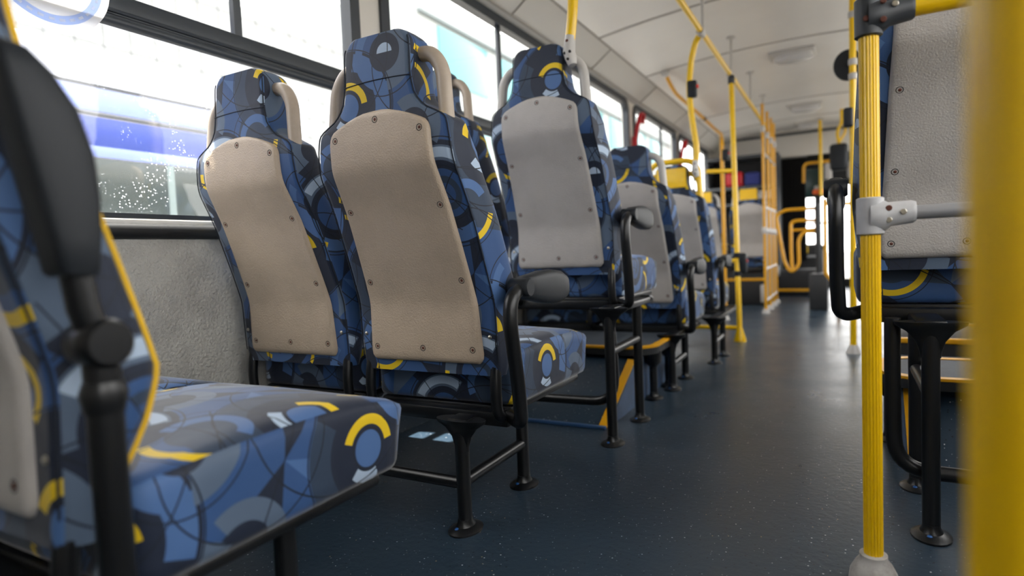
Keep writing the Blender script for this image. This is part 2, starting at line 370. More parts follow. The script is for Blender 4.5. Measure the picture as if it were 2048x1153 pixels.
def panel_mesh():
    PW = [(-.036, .150), (-.034, .157), (-.025, .166), (-.01, .168), (.0, .167), (.164, .158), (.334, .151), (.45, .144), (.488, .143), (.503, .140), (.514, .130), (.523, .112), (.532, .088), (.541, .060), (.547, .034), (.550, .012)]
    zs = [-.036, -.034, -.030, -.022, -.01, .01, .04, .07, .09, .105, .12, .14, .164, .2, .23, .26, .3, .334, .36, .39, .408, .418, .428, .438, .45, .47, .488, .498, .506, .514, .520, .526, .533, .540, .546, .550]
    us = [-1, -.985, -.96, -.92, -.8, -.55, -.28, 0, .28, .55, .8, .92, .96, .985, 1]; vs = []; fs = []; n = len(us)
    for z in zs:
        hw = lerp_table(PW, z); e = min(1, (z+.036)/.012, (.5505-z)/.014)
        e = math.sqrt(max(0, 1-(1-max(0, min(1, e)))**2))
        for u in us:
            ed = min(1, (1-abs(u))*hw/.010); ed = math.sqrt(max(0, 1-(1-ed)**2)); vs.append((u*hw, rear(z)+.004-.015*min(e, ed), z))
    for i in range(len(zs)-1):
        for k in range(n-1): fs.append([i*n+k, i*n+k+1, (i+1)*n+k+1, (i+1)*n+k])
    o = len(vs)                                                             # the back side of the shell, inside the fabric
    for z in zs:
        hw = lerp_table(PW, z)
        for u in us: vs.append((u*hw, rear(z)+.010, z))
    for i in range(len(zs)-1):
        for k in range(n-1): fs.append([o+i*n+k, o+(i+1)*n+k, o+(i+1)*n+k+1, o+i*n+k+1])
    m = len(zs)
    for i in range(m-1):
        fs.append([i*n, (i+1)*n, o+(i+1)*n, o+i*n]); fs.append([i*n+n-1, o+i*n+n-1, o+(i+1)*n+n-1, (i+1)*n+n-1])
    for k in range(n-1):
        fs.append([k, o+k, o+k+1, k+1]); t = (m-1)*n; fs.append([t+k, t+k+1, o+t+k+1, o+t+k])
    mb = MB(); mb.add(vs, fs); return mb.mesh('back_panel', 50)
def screw_mesh():
    mb = MB(); mb.lathe([(.0078, .004), (.0078, -.0006), (.0066, -.0012), (.0052, .0004), (.0, .0004)], (0, 0, 0), 'Y', 14, 0)
    mb.lathe([(.0036, .002), (.0036, -.0008), (.0028, -.0014)], (.0005, 0, 0), 'Y', 10, 1); me = mb.mesh('screw'); me.materials.append(M_SCREW); me.materials.append(M_RUST); return me
def cushion_mesh():
    lo, hi, r = V((-.213, .062, -.150)), V((.213, .545, -.014)), .020
    nx, ny, nz = 16, 18, 8; bm = bmesh.new(); il, ih = lo+V((r, r, r)), hi-V((r, r, r)); vs = {}; faces = []
    def pt(i, j, k):
        key = (i, j, k)
        if key in vs: return vs[key]
        p = V((lo.x+(hi.x-lo.x)*i/nx, lo.y+(hi.y-lo.y)*j/ny, lo.z+(hi.z-lo.z)*k/nz))
        c = V([min(max(p[a], il[a]), ih[a]) for a in range(3)]); d = p-c
        if d.length > 1e-9: p = c+d.normalized()*r
        t = (p.y-lo.y)/(hi.y-lo.y); top = max(0, (p.z-lo.z)/(hi.z-lo.z))
        if top > .5:
            p.z += (.016*(1-(p.x/.213)**2)*math.sin(PI*min(1, t*1.1))-.022*max(0, (t-.72)/.28)**2+.010*math.sin(PI*t))*(top-.5)*2
        p.y -= .028*(1-top)*max(0, t-.8)/.2
        vs[key] = bm.verts.new(p); return vs[key]
    def quad(a, b, c, d): bm.faces.new([pt(*a), pt(*b), pt(*c), pt(*d)])
    for i in range(nx):
        for j in range(ny):
            for k in (0, nz): quad((i, j, k), (i+1, j, k), (i+1, j+1, k), (i, j+1, k))
        for k in range(nz):
            for j in (0, ny): quad((i, j, k), (i+1, j, k), (i+1, j, k+1), (i, j, k+1))
    for j in range(ny):
        for k in range(nz):
            for i in (0, nx): quad((i, j, k), (i, j+1, k), (i, j+1, k+1), (i, j, k+1))
    bmesh.ops.recalc_face_normals(bm, faces=bm.faces[:]); me = bpy.data.meshes.new('seat_cushion'); bm.to_mesh(me); bm.free()
    me.polygons.foreach_set('use_smooth', [True]*len(me.polygons)); box_uv(me); me.materials.append(FAB); return me
def handle_mesh(sx):
    y = rear(.62)+.045; return MB().tube([(sx*.078, y+.004, .667), (sx*.122, y, .664), (sx*.152, y-.004, .625), (sx*.163, y-.012, .50)], .0165, 16, fil=.05, fn=8).mesh('grab_handle')
def bracket_mesh(sx):
    y = .012; return MB().tube([(sx*.187, y+.01, .0), (sx*.19, y-.006, -.10), (sx*.19, y+.0, -.165), (sx*.19, y+.06, -.166), (sx*.19, .13, -.160)], .0135, 12, fil=.05).mesh('side_bracket')
def frame_mesh():
    return MB().box((-.2, .06, -.166), (.2, .48, -.147), .006).box((-.205, .03, -.19), (.205, .065, -.155), .006).mesh('seat_frame')
def arm_mesh(sx):
    return MB().tube([(sx*.20, .05, -.165), (sx*.235, .03, -.172), (sx*.252, .012, -.16), (sx*.256, -.004, -.07), (sx*.256, -.03, .07), (sx*.256, -.02, .125), (sx*.256, .03, .142)], .0165, 16, fil=.035).mesh('armrest_tube')
def arm_up_mesh():
    mb = MB(); mb.tube([(.20, .05, -.165), (.238, .03, -.17), (.262, .022, -.15), (.262, .022, -.05), (.262, .022, .15)], .0165, 16, fil=.03)
    mb.lathe([(.018, -.03), (.0215, -.012), (.0175, .0)], (.262, .022, .112), 'Z', 16)
    mb.lathe([(.020, -.024), (.0245, -.019), (.0245, .016), (.020, .021)], (.262, .022, .15), 'X', 20)
    mb.tube([(.262, .020, .15), (.262, .010, .185), (.262, .004, .235)], .014, 14); return mb.mesh('armrest_tube', 45)
def pad_up_mesh():
    L = [(.216, .015, .021, .004), (.220, .018, .0235, .003), (.25, .022, .025, .002), (.29, .027, .026, -.001), (.33, .030, .026, -.006), (.37, .028, .0255, -.015), (.40, .021, .023, -.026), (.418, .012, .018, -.034), (.424, .004, .008, -.038)]
    vs = []; fs = []; n = 24
    for z, hy, hx, yc in L:
        for k in range(n):
            a = 2*PI*k/n; ca, sa = math.cos(a), math.sin(a); e = .5
            vs.append((.262+hx*math.copysign(abs(ca)**e, ca), yc+hy*math.copysign(abs(sa)**e, sa), z))
    for i in range(len(L)-1):
        for k in range(n): fs.append([i*n+k, i*n+(k+1) % n, (i+1)*n+(k+1) % n, (i+1)*n+k])
    fs.append(list(range(n))[::-1]); fs.append([(len(L)-1)*n+k for k in range(n)]); mb = MB(); mb.add(vs, fs); return mb.mesh('armrest_pad', 50)
def pad_mesh(up):
    L = [(0, .020, .014), (.012, .027, .019), (.05, .032, .021), (.10, .040, .022), (.15, .043, .022), (.20, .040, .0215), (.235, .028, .019), (.25, .014, .012), (.254, .004, .004)]
    vs = []; fs = []; n = 20
    for t, hz, hx in L:
        for k in range(n):
            a = 2*PI*k/n; ca, sa = math.cos(a), math.sin(a); e = .55
            x = hx*math.copysign(abs(ca)**e, ca); z = hz*math.copysign(abs(sa)**e, sa)-.012*(t/.25)
            vs.append((x, t, z))
    for i in range(len(L)-1):
        for k in range(n): fs.append([i*n+k, i*n+(k+1) % n, (i+1)*n+(k+1) % n, (i+1)*n+k])
    fs.append(list(range(n))[::-1]); fs.append([(len(L)-1)*n+k for k in range(n)])
    mb = MB(); mb.add(vs, fs); mb.lathe([(.019, -.026), (.022, -.022), (.022, .022), (.019, .026)], (0, 0, 0), 'X', 16)
    return mb.mesh('armrest_pad', 50)
def seam_path(zlist, sx, off=0):
    return [(sx*(half(z)-.002), rear(z)+.002, z) for z in zlist]
def seam_mesh():
    mb = MB(); zl = [z for z in ZS if -.05 < z < .70]
    for sx in (-1, 1): mb.tube(seam_path(zl, sx), .0016, 5)
    mb.tube([(x*.094, rear(.612)-.0002, .612+.004*(1-x*x)) for x in [i/6 for i in range(-6, 7)]], .0013, 5); return mb.mesh('stitched_seam')
def piping_mesh():
    mb = MB(); zl = [z for z in ZS if z > -.015]
    for sx in (-1, 1):
        P = [(sx*(half(z)+fl_(z)-.009), rear(z)+depth(z)-.009, z) for z in zl]; mb.tube(P, .0038, 8)
        mb.tube([P[0], (sx*.199, .052, -.03), (sx*.199, .03, -.045)], .0038, 8)
    return mb.mesh('piping')

ME = dict(back=back_mesh(), panel=panel_mesh(), screw=screw_mesh(), cushion=cushion_mesh(), hl=handle_mesh(-1), hr=handle_mesh(1), bl=bracket_mesh(-1), br=bracket_mesh(1), frame=frame_mesh(), arm=arm_mesh(1), arml=arm_mesh(-1), pad=pad_mesh(0), armup=arm_up_mesh(), padup=pad_up_mesh(), seam=seam_mesh(), piping=piping_mesh())
_r = MB(); _r.lathe([(.0048, .002), (.0048, -.0012), (.003, -.0026), (0, -.003)], (0, 0, 0), 'Y', 12); ME['rivet'] = _r.mesh('rivet'); ME['rivet'].materials.append(M_SCREWL)
SCREWS = [(-.12, .495), (0, .528), (.12, .495), (-.13, .334), (.13, .334), (-.136, .164), (.136, .164), (-.143, 0), (0, 0), (.143, 0)]
def meshvar(key, m):
    k = key+m.name
    if k not in ME:
        c = ME[key].copy(); c.materials.clear(); c.materials.append(m); ME[k] = c
    return ME[k]
DZ = .20
def seat(o, label, shift, panel=M_PLASTIC_WARM, handle=M_HANDB, arm=0, armup=False, piping=False, screws=True, group=None, handles=(1, 1), tilt=0):
    """o = world position of the middle of the lowest screw row; the thing's base is DZ below it"""
    t = thing('bus_seat', (o[0], o[1], o[2]-DZ), label, 'seat', group or 'patterned bus seats'); d = (0, 0, DZ)
    b = link('backrest', ME['back'], t, loc=d); b['fabric_shift'] = [shift[0], shift[1], 0.0]
    link('stitched_seam', meshvar('seam', M_SEAM), b)
    if screws:
        for sx in (-1, 1): link('rivet', ME['rivet'], b, loc=(sx*.186, rear(.03)-.0005, .03))
    if piping: link('piping', meshvar('piping', M_PIPE), b)['label'] = 'yellow piping along the front edge'
    p = link('back_panel', meshvar('panel', panel), t, loc=d)
    if screws:
        for x, z in SCREWS:
            s = link('screw', ME['screw'], p, loc=(x, rear(z)-.0105, z)); s.rotation_euler.x = math.atan2(rear(z+.02)-rear(z-.02), .04)*-1
    c = link('seat_cushion', ME['cushion'], t, loc=d); c['fabric_shift'] = [shift[2], shift[3], 0.0]
    for k, on in zip(('hl', 'hr'), handles):
        if on: link('grab_handle', meshvar(k, handle), t, loc=d)
    if tilt:
        for ch in t.children:
            if ch.name.split('.')[0] in ('backrest', 'back_panel', 'grab_handle'): ch.rotation_euler.x = -math.radians(tilt)
    link('side_bracket', meshvar('bl', M_BLACK), t, loc=d); link('side_bracket', meshvar('br', M_BLACK), t, loc=d)
    link('seat_frame', meshvar('frame', M_BLACK), t, loc=d)
    if armup:
        link('armrest_tube', meshvar('armup', M_BLACK), t, loc=d); link('armrest_pad', meshvar('padup', M_BLKPL), t, loc=d)
    elif arm:
        link('armrest_tube', meshvar('arm' if arm > 0 else 'arml', M_BLACK), t, loc=d); link('armrest_pad', meshvar('pad', M_BLKPL), t, loc=(arm*.256, .028, .142+DZ))
    return t

def flange(mb, x, y, z=0):
    mb.lathe([(.046, 0), (.046, .004), (.038, .009), (.026, .013), (.021, .022), (.020, .03)], (x, y, z), 'Z', 20, 0, sx=.85, sy=1.1)
def stand(label, xl, xa, y0, y1, zb, by, stretch_wall=True, guard=None, zf=0):
    """floor stand of one seat row: beam, gusset, two legs with flanges, stretchers"""
    t = thing('seat_stand', (xa, y0, zf), label, 'seat stand', 'black seat stands'); loc = lambda p: V(p)-V((xa, y0, zf))
    mb = MB(); mb.box(loc((min(xl, xa+.09), by-.02, zb-.014)), loc((max(xl, xa+.09 if xa < -.75 or xa > 0 else xa+.02), by+.02, zb+.014)), .006)
    mb.box(loc((min(xl, xa-.03 if xl > xa else xa+.03), by+.26, zb-.014)), loc((max(xl, xa+.03), by+.30, zb+.014)), .006)
    mb.box(loc((xa-.03, min(by, y0)-.02, zb-.016)), loc((xa+.03, max(by+.30, y1)+.02, zb+.008)), .006); mb.obj('cross_beam', M_BLACK, t)
    for y in (y0, y1):
        l = MB(); p = loc((xa, y, zf)); l.tube([p+V((0, 0, .005)), p+V((0, 0, zb-zf-.005))], .0175, 16)
        if y == y0: l.lathe([(.019, -.075), (.0205, -.062), (.027, -.040), (.044, -.018), (.066, -.004), (.068, .004)], loc((xa, y, zb)), 'Z', 20, sx=1, sy=.45)
        lo = l.obj('leg', M_BLACK, t); f = MB(); flange(f, *loc((xa, y, zf))); f.obj('floor_flange', M_BLACK, lo)
        bo = MB(); bo.lathe([(.0055, .008), (.0055, .012), (.003, .014)], loc((xa-.006, y-.03, zf)), 'Z', 10); bo.obj('bolt', M_BLUEBOLT, lo)['label'] = 'bolt with a blue cap'
    h = zf+.118 if zb < .35 else zf+.315
    MB().tube([loc((xa, y0, h)), loc((xa, y1, h+.003))], .0145, 12).obj('stretcher', M_BLACK, t)
    if stretch_wall: MB().tube([loc((xa, y0, h-.004)), loc((xl, y0, h-.004))], .0145, 12).obj('wall_stretcher', M_BLACK, t)
    if guard:
        MB().tube([loc(p) for p in guard], .0165, 14, fil=.09, fn=8).obj('guard_tube', M_BLACK, t)
    return t

# ------------------------------------------------------------------ the setting
XL, XR, YB, YF = -1.63, .97, -2.4, 9.7
def build_shell():
    MB().box((XL-.05, YB, -.06), (XR+.05, YF, 0)).obj('floor', M_FLOOR); struct(bpy.data.objects['floor'])
    # ceiling: curved laminate between the coves
    mb = MB(); xs = [-1.42+2.18*i/12 for i in range(13)]; xc = (-1.42+.76)/2
    zc = lambda x: 2.165-.085*((x-xc)/1.09)**2
    for i in range(12):
        x0, x1 = xs[i], xs[i+1]
        mb.add([(x0, YB, zc(x0)), (x1, YB, zc(x1)), (x1, YF, zc(x1)), (x0, YF, zc(x0)), (x0, YB, zc(x0)+.04), (x1, YB, zc(x1)+.04), (x1, YF, zc(x1)+.04), (x0, YF, zc(x0)+.04)],
               [[0, 1, 2, 3], [4, 7, 6, 5], [0, 3, 7, 4], [1, 5, 6, 2]])
    bm_ = mb.obj('ceiling', M_CEIL); struct(bm_)
    n = 0
    for y in (-1.2, -.1, .9, 1.95, 2.95, 3.95, 5.05, 7.13, 8.2):
        n += 1; sb = MB()
        for i in range(12):
            x0, x1 = xs[i], xs[i+1]
            sb.add([(x0, y-.011, zc(x0)-.004), (x1, y-.011, zc(x1)-.004), (x1, y+.011, zc(x1)-.004), (x0, y+.011, zc(x0)-.004), (x0, y-.011, zc(x0)+.002), (x1, y-.011, zc(x1)+.002), (x1, y+.011, zc(x1)+.002), (x0, y+.011, zc(x0)+.002)],
                   [[0, 1, 2, 3], [0, 4, 5, 1], [2, 6, 7, 3]])
        struct(sb.obj('trim_%d' % n, M_SEAMC))
    for sx, x0, x1, x2 in ((-1, -1.42, -1.575, XL), (1, .76, .915, XR)):
        n += 1; z0 = 2.08; c = MB()
        c.prism([(x0, z0), (x1, 1.965), (x2, 1.955), (x2, 2.15), (x0, 2.15)], YB, YF, 'Y'); o = struct(c.obj('trim_%d' % n, M_COVE))
        s = MB(); s.tube([(x1, YB, 1.963), (x1, YF, 1.963)], .006, 6); s.tube([(x0, YB, 2.079), (x0, YF, 2.079)], .007, 6)
        for y in [-.6+1.2*i for i in range(8)]: s.tube([(x0, y, 2.075), (x1, y, 1.960)], .004, 5)
        s.obj('cove_joint', M_SEAMC, o)
    return zc
ZC = build_shell()

WIN_L = [(-.15, 1.80), (1.99, 5.19), (5.38, 6.93), (7.08, 8.75)]
ZS0, ZS1 = .785, 1.925
def wall(side, x_in, x_out, wins, name):
    lo, hi = min(x_in, x_out), max(x_in, x_out)
    mb = MB(); mb.box((lo, YB, ZS1), (hi, YF, 2.15))
    edges = [YB]+[y for w_ in wins for y in w_]+[YF]
    for a, b in zip(edges[::2], edges[1::2]): mb.box((lo, a, ZS0), (hi, b, ZS1))
    mb.box((lo, YB, -.06), (hi, YF, ZS0)); struct(mb.obj(name, M_WALL))
wall(-1, XL, XL-.05, WIN_L, 'wall_left')
WIN_R = [(-1.3, .1), (.25, 2.3), (2.5, 4.6), (4.8, 6.6), (6.8, 8.9)]
wall(1, XR, XR+.05, WIN_R, 'wall_right')
def lining(name, x, y0, y1, m):
    sx = 1 if x < 0 else -1
    struct(MB().box((min(x, x+sx*.012), y0, .0), (max(x, x+sx*.012), y1, .742), .004).obj(name, m))
lining('trim_20', XL, YB, YF, M_LEATH); lining('trim_21', XR, YB, YF, M_LEATH)
struct(MB().tube([(XL+.012, YB, .762), (XL+.012, YF, .762)], .021, 12).obj('trim_22', M_RUB))
struct(MB().box((XL-.045, YB, .775), (XL+.020, YF, .795), .006).obj('trim_23', M_WHITE))
struct(MB().tube([(XR-.012, YB, .762), (XR-.012, YF, .762)], .021, 12).obj('trim_24', M_RUB))
struct(MB().prism([(XL, 0), (XL+.15, 0), (XL+.10, .012), (XL+.05, .045), (XL+.02, .10), (XL+.012, .16), (XL, .16)], YB, YF, 'Y').obj('baseboard_left', M_FLOOR))
def window(n, side, y0, y1, mulls, glass, midrail=True):
    x = XL if side < 0 else XR; sg = -side
    t = sempty('window_%d' % n, (x, (y0+y1)/2, ZS0)); L_ = lambda p: (p[0], p[1]-(y0+y1)/2, p[2]-ZS0)
    xa, xb = sorted((-sg*.035, sg*.014)); fr = MB()
    yy0, yy1, zz0, zz1 = y0-(y0+y1)/2, y1-(y0+y1)/2, .005, ZS1-ZS0
    outer = rrect(yy0-.03, zz0-.01, yy1+.03, zz1+.03, .10); inner = rrect(yy0+.022, zz0+.018, yy1-.022, zz1-.02, .065)
    ring_frame(fr, outer, inner, xa, xb, 'X'); fr.obj('window_frame', M_FRAME, t)
    zm0, zm1 = 1.285-ZS0, 1.372-ZS0
    if midrail:
        r = MB(); r.box((min(-sg*.03, sg*.004), yy0+.02, zm0+.030), (max(-sg*.03, sg*.004), yy1-.02, zm1), .004)
        r.tube([(sg*.004, yy0+.02, zm0+.013), (sg*.004, yy1-.02, zm0+.013)], .0145, 12); r.tube([(sg*.004, yy0+.02, zm0+.040), (sg*.004, yy1-.02, zm0+.040)], .006, 8)
        r.obj('middle_rail', M_FRAME, t)
    for i, m in enumerate(mulls):
        y = m-(y0+y1)/2; MB().box((min(-sg*.02, sg*.002), y-.014, zm1-.004), (max(-sg*.02, sg*.002), y+.014, zz1-.018), .003).obj('sash_bar', M_FRAME, t)
    g = MB(); gx = -sg*.016; g.box((gx-.002, yy0+.005, zz0), (gx+.002, yy1-.005, zm0+.05)); g.obj('pane', glass, t)
    g = MB(); gx = -sg*.022; g.box((gx-.002, yy0+.005, zm0+.06), (gx+.002, yy1-.005, zz1-.005)); g.obj('pane', M_GLASS, t)
    return t
window(1, -1, *WIN_L[0], [.3, 1.29], M_GLASSD); window(2, -1, *WIN_L[1], [2.955, 4.30], M_GLASS)
window(3, -1, *WIN_L[2], [6.33], M_GLASS); window(4, -1, *WIN_L[3], [7.9], M_GLASS)
for i, (a, b) in enumerate(WIN_R): window(6+i, 1, a, b, [(a+b)/2], M_GLASS)
def rear_front():
    struct(MB().box((XL-.05, YB-.05, -.06), (XR+.05, YB, 2.2)).obj('wall_back', M_WALL))
    f = MB(); f.box((XL-.05, YF, -.06), (-.2, YF+.05, .60)); f.box((-.2, YF, -.06), (XR+.05, YF+.05, .12)); f.box((XL-.05, YF, 1.28), (-.16, YF+.05, 2.2)); f.box((-.16, YF, 1.42), (XR+.05, YF+.05, 2.2)); f.box((XL-.05, YF, .6), (-.47, YF+.05, 1.28)); f.box((.9, YF, .12), (XR+.05, YF+.05, 1.42))
    struct(f.obj('wall_front', M_DARK))
    g = sempty('window_21', (.2, YF, .6)); MB().box((-.67, .02, 0), (-.4, .03, .68)).obj('pane', M_GLASS, g); MB().box((-.4, .02, -.48), (.7, .03, .82)).obj('pane', M_GLASS, g)
    fr = MB(); 
    for x, z0, z1 in ((-.47, 0, .68), (-.2, -.48, .82), (.16, -.48, .82)): fr.box((x-.2-.012, -.02, z0), (x-.2+.012, .02, z1), .004)
    fr.box((-.67, -.02, .30), (.7, .02, .325), .004); fr.obj('window_frame', M_DARK, g)
rear_front()

# ------------------------------------------------------------------ outside
def outside():
    tag(MB().box((-60, -60, -1.0), (60, 90, -.9)).obj('asphalt_street', mat('asphalt', '#5a5855', .9)), 'pale asphalt street under and around the bus', 'street'); struct(bpy.data.objects['asphalt_street'])
    t = thing('parked_bus', (-3.95, 1.5, -.9), 'white and blue bus parked close outside the left window', 'bus'); L_ = lambda a, b: ((a[0]+3.95, a[1]-1.5, a[2]+.9), (b[0]+3.95, b[1]-1.5, b[2]+.9))
    x1 = -3.3; m_body = mat('white_bus_paint', '#c2c6d6', .35); m_blue = mat('blue_bus_paint', '#0d369c', .35); m_lav = mat('pale_lavender_paint', '#8094dc', .4)
    MB().box(*L_((-5.6, -3.2, -.55), (x1, 3.1, 1.80)), .05).obj('body', m_body, t)
    for name, m, z0, z1 in (('stripe', m_blue, 1.295, 1.44), ('stripe', m_lav, 1.24, 1.295), ('stripe', m_lav, 1.47, 1.585)): MB().box(*L_((x1, -3.15, z0), (x1+.008, 3.05, z1)), .002).obj(name, m, t)
    for z in (1.455, 1.60): MB().box(*L_((x1, -3.15, z-.006), (x1+.012, 3.05, z+.006)), .002).obj('moulding', M_DGREY, t)
    MB().box(*L_((x1, -3.1, .55), (x1+.006, 3.0, 1.235)), .002).obj('window_band', mat('green_grey_glass', '#2c3837', .15), t)
    for y in (-1.5, .3, 2.1): MB().box(*L_((x1, y-.02, .55), (x1+.010, y+.02, 1.235)), .002).obj('window_divider', mat('grey_divider', '#7a8a8b', .4), t)
    for y in (-2.1, 2.0): MB().lathe([(.45, 0), (.45, .25), (.4, .27)], (x1-.28+3.95, y-1.5, .45), 'X', 24).obj('wheel', M_RUB, t)
    # tiled building across the street
    m, nt, b = newmat('white_tile_cladding'); br = nt.nodes.new('ShaderNodeTexBrick'); br.offset = 0; br.inputs['Scale'].default_value = 1; br.inputs['Color1'].default_value = br.inputs['Color2'].default_value = lin('#8f9292'); br.inputs['Mortar'].default_value = lin('#3c3f42')
    br.inputs['Mortar Size'].default_value = .012; br.inputs['Brick Width'].default_value = .45; br.inputs['Row Height'].default_value = .45
    tc = nt.nodes.new('ShaderNodeTexCoord'); mp = nt.nodes.new('ShaderNodeMapping'); mp.inputs['Rotation'].default_value = (math.radians(90), 0, math.radians(90))
    sx = nt.nodes.new('ShaderNodeSeparateXYZ'); cx = nt.nodes.new('ShaderNodeCombineXYZ'); nt.links.new(tc.outputs['Object'], sx.inputs[0]); nt.links.new(sx.outputs[1], cx.inputs[0]); nt.links.new(sx.outputs[2], cx.inputs[1]); nt.links.new(cx.outputs[0], br.inputs[0]); nt.links.new(br.outputs[0], b.inputs['Base Color']); b.inputs['Roughness'].default_value = .5
    t = thing('tiled_building', (-11, 6, -.9), 'overexposed white tiled building across the street', 'building'); MB().box((-3, -14, 0), (0, 6, 7)).obj('facade', m, t)
    t = thing('office_building', (-10, 20, -.9), 'pale building with turquoise windows beyond the street', 'building'); MB().box((-4, -6.5, 0), (0, 22, 9)).obj('facade', mat('pale_render', '#9da2a1', .7), t)
    gm = mat('turquoise_window_glass', '#4f9298', .15)
    for i in range(7):
        for z in (4.1, 6.6): MB().box((0, -5.5+3.6*i, z), (.05, -5.5+3.6*i+2.7, z+1.5), .01).obj('window', gm, t)
    for i in range(5): MB().box((0, -6.4, 3.2+i*2.5), (.12, 21.5, 3.3+i*2.5), .01).obj('ledge', mat('grey_ledge', '#6a7375', .6), t)
outside()

# ------------------------------------------------------------------ seats
rows = dict(zero=(-.90, .30, .441), one=(-.90, 1.19, .441), two=(-.898, 2.01, .637), three=(-.885, 2.926, .426), four=(-.891, 3.787, .426))
PX = .46
def off(r, dx=-PX, dz=0): a = rows[r]; return (a[0]+dx, a[1], a[2]+dz)
seat(rows['zero'], 'nearest seat at the left edge, yellow piping, armrest folded upright', (.10, .32, .69, .17), M_PLASTIC_COOL, M_HANDG, arm=1, armup=True, piping=True, tilt=5)
seat(off('zero'), 'nearest window seat, mostly its patterned cushion showing against the grey wall', (.6, .1, .45, .7), M_PLASTIC_COOL, M_HANDG, piping=True, screws=False, tilt=5)
seat(off('one'), 'window-side seat of the pair with warm-tinted backs, beside the streaked window', (.35, .62, .1, .4))
seat(rows['one'], 'aisle seat with large warm-tinted back panel and lowered black armrest, in sharp focus', (.82, .87, .17, .14), arm=1)
seat(off('two'), 'window seat hidden behind the pair with warm-tinted backs, only its headrest and handle peeking out', (.75, .3, .2, .8), M_PLASTIC_COOL, M_HANDB, screws=False)
seat(rows['two'], 'raised aisle seat with cool-tinted back panel and a yellow pole clamped to its handle', (.48, .80, .8, .55), M_PLASTIC_COOL, M_HANDG, arm=1)
seat(off('three'), 'window seat behind the raised seat, only its cushion back showing under it', (.2, .55, .3, .2), M_PLASTIC_COOL, M_HANDG, screws=False)
seat(rows['three'], 'lower aisle seat with cool-tinted back panel directly in front of the raised seat', (.66, .42, .05, .6), M_PLASTIC_COOL, M_HANDG, arm=1)
seat(off('four'), 'window seat beside the yellow-headed seat, almost hidden', (.9, .2, .3, .3), M_PLASTIC_COOL, M_YEL, screws=False)
F = seat(rows['four'], 'aisle seat with yellow headrest cover and yellow handle', (.3, .9, .7, .1), M_PLASTIC_COOL, M_YEL, arm=1)
def yellow_cover():
    mb = MB(); us = [-1+2*i/10 for i in range(11)]; vs = []; fs = []
    zs = [.585, .60, .62, .65, .68, .692, .70]
    for z in zs:
        for u in us: vs.append((u*(half(z)-.006), rear(z)-.005, z))
    for z in zs:
        for u in us: vs.append((u*(half(z)-.006), rear(z)+.004, z))
    n = 11; o = len(zs)*n
    for i in range(len(zs)-1):
        for k in range(n-1): fs += [[i*n+k, i*n+k+1, (i+1)*n+k+1, (i+1)*n+k], [o+i*n+k, o+(i+1)*n+k, o+(i+1)*n+k+1, o+i*n+k+1]]
        fs += [[i*n, (i+1)*n, o+(i+1)*n, o+i*n], [i*n+n-1, o+i*n+n-1, o+(i+1)*n+n-1, (i+1)*n+n-1]]
    for k in range(n-1): fs += [[k, o+k, o+k+1, k+1], [o-n+k, o-n+k+1, 2*o-n+k+1, 2*o-n+k]]
    mb.add(vs, fs); return mb.mesh('headrest_cover')
YC = yellow_cover()
link('headrest_cover', YC, F, M_YEL, loc=(0, 0, DZ))['label'] = 'plain yellow headrest cover'
y = rear(.62)+.045
MB().tube([(-.160, y, .52), (-.150, y, .70), (-.10, y, .745), (.10, y, .745), (.150, y, .70), (.160, y, .52)], .017, 14, fil=.06).obj('top_handle', M_YEL, F, (0, 0, DZ))
seat((.243, 1.678, .646), 'right-hand seat with pale cool-tinted panel, behind the ribbed yellow pole', (.15, .55, .83, .02), M_PLASTIC_COOL, M_HANDG, arm=-1)
for (x, lab, sh) in ((-.88, 'far front seat with yellow headrest cover, beside the barred barrier', (.1, .1, .3, .3)), (-1.35, 'far front seat at the window, behind the yellow poles', (.5, .2, .6, .7))):
    g = seat((x, 7.1, .55), lab, sh, M_PLASTIC_COOL, M_HANDG, screws=False); link('headrest_cover', YC, g, M_YEL, loc=(0, 0, DZ))

stand('black floor stand under the nearest seat, one leg showing', XL+.02, -.78, .30, .64, .268, .36)
stand('black two-legged floor stand under the pair with warm-tinted backs', XL+.02, -.807, 1.19, 1.497, .268, 1.25)
stand('black floor stand of the raised seat with a bent guard tube', XL+.02, -.693, 1.935, 2.25, .462, 2.07, stretch_wall=False,
      guard=[(-.715, 1.99, .47), (-.70, 1.99, .30), (-.70, 1.99, .130), (-.95, 1.99, .125), (-1.3, 1.99, .125)])
stand('thin black floor stand behind the yellow-edged platform', XL+.02, -.70, 2.79, 3.06, .253, 2.99, stretch_wall=False)
stand('black floor stand under the yellow-headed seat', XL+.02, -.635, 3.49, 3.76, .253, 3.80, stretch_wall=False)
stand('black floor stand under the right-hand seat, with curved guard tube', XR-.02, .165, 1.57, 1.87, .472, 1.74, stretch_wall=False,
      guard=[(.097, 1.60, .48), (.096, 1.60, .30), (.10, 1.60, .135), (.25, 1.60, .132), (.7, 1.60, .132)])
t = thing('seat_plinth', (-1.05, 7.3, 0), 'dark plinth with yellow edge under the far front seats', 'plinth')
MB().box((-.55, -.35, 0), (.36, .6, .27), .01).obj('body', M_DARK, t); MB().box((-.55, -.36, .262), (.37, -.33, .29), .004).obj('edge_trim', M_YELDULL, t)
MB().box((-.5, -.1, .27), (.4, .5, .39), .01).obj('seat_box', M_DGREY, t); MB().box((.28, -.40, .03), (.34, -.33, .22), .01).obj('light_plate', M_PLASTIC_COOL, t)

